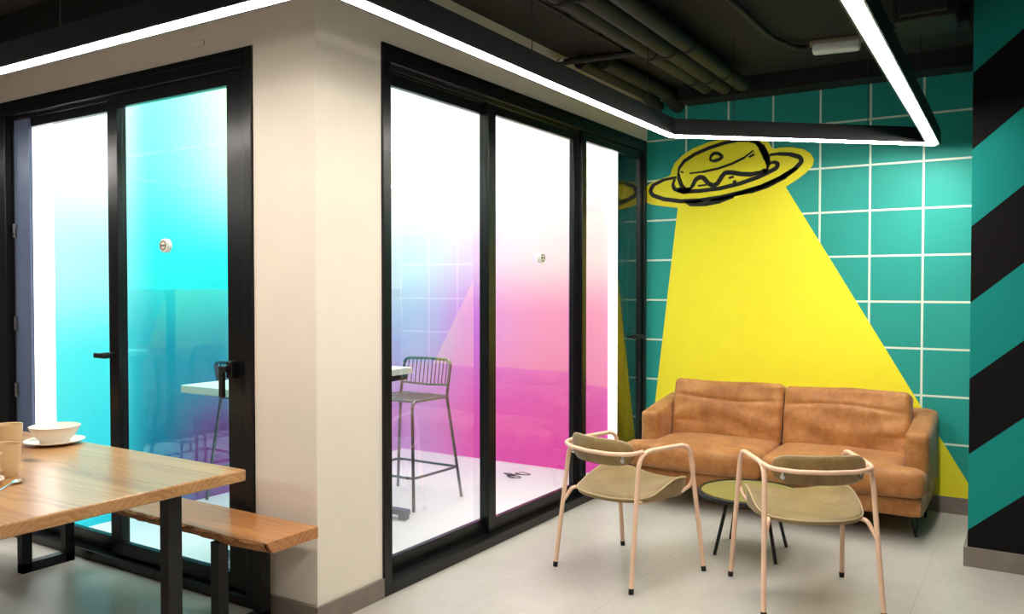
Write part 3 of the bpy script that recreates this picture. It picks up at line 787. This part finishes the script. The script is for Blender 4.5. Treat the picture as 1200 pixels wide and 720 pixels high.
def spoon(loc, rot, label):
    t = thing('spoon', label, 'spoon', loc, rot)
    b = BM(); lathe(b, [(0, .0), (.012, .001), (.019, .006), (.0205, .009), (.0185, .0085), (.011, .004), (0, .003)], 24)
    bmesh.ops.scale(b, vec=(1.5, 1, 1), verts=b.verts); obj('spoon_bowl', b, 'chrome', t, True)
    b = BM(); tube(b, [(-.028, 0, .008), (-.06, 0, .010), (-.11, 0, .006), (-.15, 0, .004)], [.003, .0028, .0035, .004], 8); obj('spoon_handle', b, 'chrome', t, True)
    return t
spoon((-.515, -.965, ZT), math.radians(128), 'steel spoon lying in front of the nearest mug')
spoon((-1.28, -.60, ZT), math.radians(155), 'steel spoon lying between the far mug and the bowl')

# ------------------------------------------------------------------ inside the glazed room
ZF = .012
ht = thing('high_table', 'narrow white high table inside the glazed room', 'table', (-.89, .8, ZF))
b = BM(); box(b, -.19, .19, -.68, .70, .912, .952, .004); obj('tabletop', b, 'table_white', ht)
b = BM(); box(b, -.185, .165, .52, .68, .875, .912, .003); obj('under_frame', b, 'black_metal', ht)
for y in (-.48, .66):
    px_ = .12 if y < 0 else -.10
    b = BM(); box(b, px_ - .03, px_ + .03, y - .03, y + .03, .03, .913, .003); box(b, -.18, .18, y - .03, y + .03, .03, .062, .003)
    box(b, .125, .175, y - .025, y + .025, 0, .032, .003); box(b, -.175, -.125, y - .025, y + .025, 0, .032, .003); obj('leg', b, 'steel', ht)
st = thing('bar_stool', 'tall grey bar stool behind the pink window beside the high table', 'bar stool', (-1.055, 1.87, ZF), 0, 'bar stools in the glazed room')
RS = .0105
for s in (-1, 1):
    b = BM(); tube(b, fillet([(s * .285, .245, .002), (s * .205, .185, .70), (s * .205, .235, .945), (0, .25, .95)], [0, .2, .05, 0], 8), RS, 10); obj('rear_leg', b, 'steel', st, True)
    b = BM(); tube(b, fillet([(s * .265, -.25, .002), (s * .205, -.19, .70), (s * .205, .18, .695)], [0, .05, 0], 8), RS, 10); obj('front_leg', b, 'steel', st, True)
b = BM(); tube(b, fillet([(-.247, -.232, .21), (.247, -.232, .21), (.263, .229, .21), (-.263, .229, .21)], .05, 5, True), .009, 10, True); obj('footrest', b, 'steel', st, True)
b = BM(); tube(b, fillet([(-.205, .20, .775), (0, .225, .765), (.205, .20, .775)], .2, 6), .008, 8)
for k in range(-5, 6):
    x = k * .034; y0 = .222 - .02 * (abs(x) / .205) ** 2
    tube(b, [(x, y0, .767), (x, .250 - .01 * (abs(x) / .2) ** 2, .948)], .0035, 6)
obj('backrest', b, 'steel', st, True)
b = BM(); tube(b, fillet([(-.20, -.19, .702), (.20, -.19, .702), (.20, .185, .702), (-.20, .185, .702)], .04, 5, True), .008, 8, True)
for k in range(-9, 10): tube(b, [(k * .020, -.19, .704), (k * .020, 0, .692), (k * .020, .185, .704)], .0042, 6)
obj('seat', b, 'steel', st, True)
dup(st, (-1.90, 1.36, ZF), PI, 'grey bar stool behind the cyan window, standing in for a reflection')  # stool added to imitate the mirrored image of the first one
b = BM(); pts = []
for k in range(46):
    a = k * .62; pts.append((-.81 + .05 * math.cos(a) + .05 * math.sin(a * .31), 2.86 + .022 * math.sin(a) + .0042 * (k - 23), ZF + .004 + .003 * abs(math.sin(k * .9))))
tube(b, pts, .0028, 6); tag(obj('coiled_cable', b, 'black_metal', None, True), 'dark coiled cable lying on the pale floor behind the pink window', 'cable')

# ------------------------------------------------------------------ world, camera
w = bpy.data.worlds.new('World'); sc.world = w; w.use_nodes = True
w.node_tree.nodes['Background'].inputs[0].default_value = (.9, .95, 1, 1); w.node_tree.nodes['Background'].inputs[1].default_value = .3
cam = bpy.data.cameras.new('Camera'); co = bpy.data.objects.new('Camera', cam); COL.objects.link(co)
cam.sensor_fit = 'HORIZONTAL'; cam.sensor_width = 36; cam.lens = 36 * 972.6 / 1200; cam.clip_start = .05
co.location = (2.583, -2.530, 1.45); co.rotation_euler = (PI / 2 - .02159, 0, .56404)
sc.camera = co
vs = sc.view_settings
vs.view_transform = 'Standard'; vs.look = 'None'; vs.gamma = 1; vs.use_curve_mapping = False; vs.exposure = .45
sc.cycles.use_denoising = True
sc.cycles.max_bounces = 10; sc.cycles.transparent_max_bounces = 24
sc.cycles.sample_clamp_indirect = 6
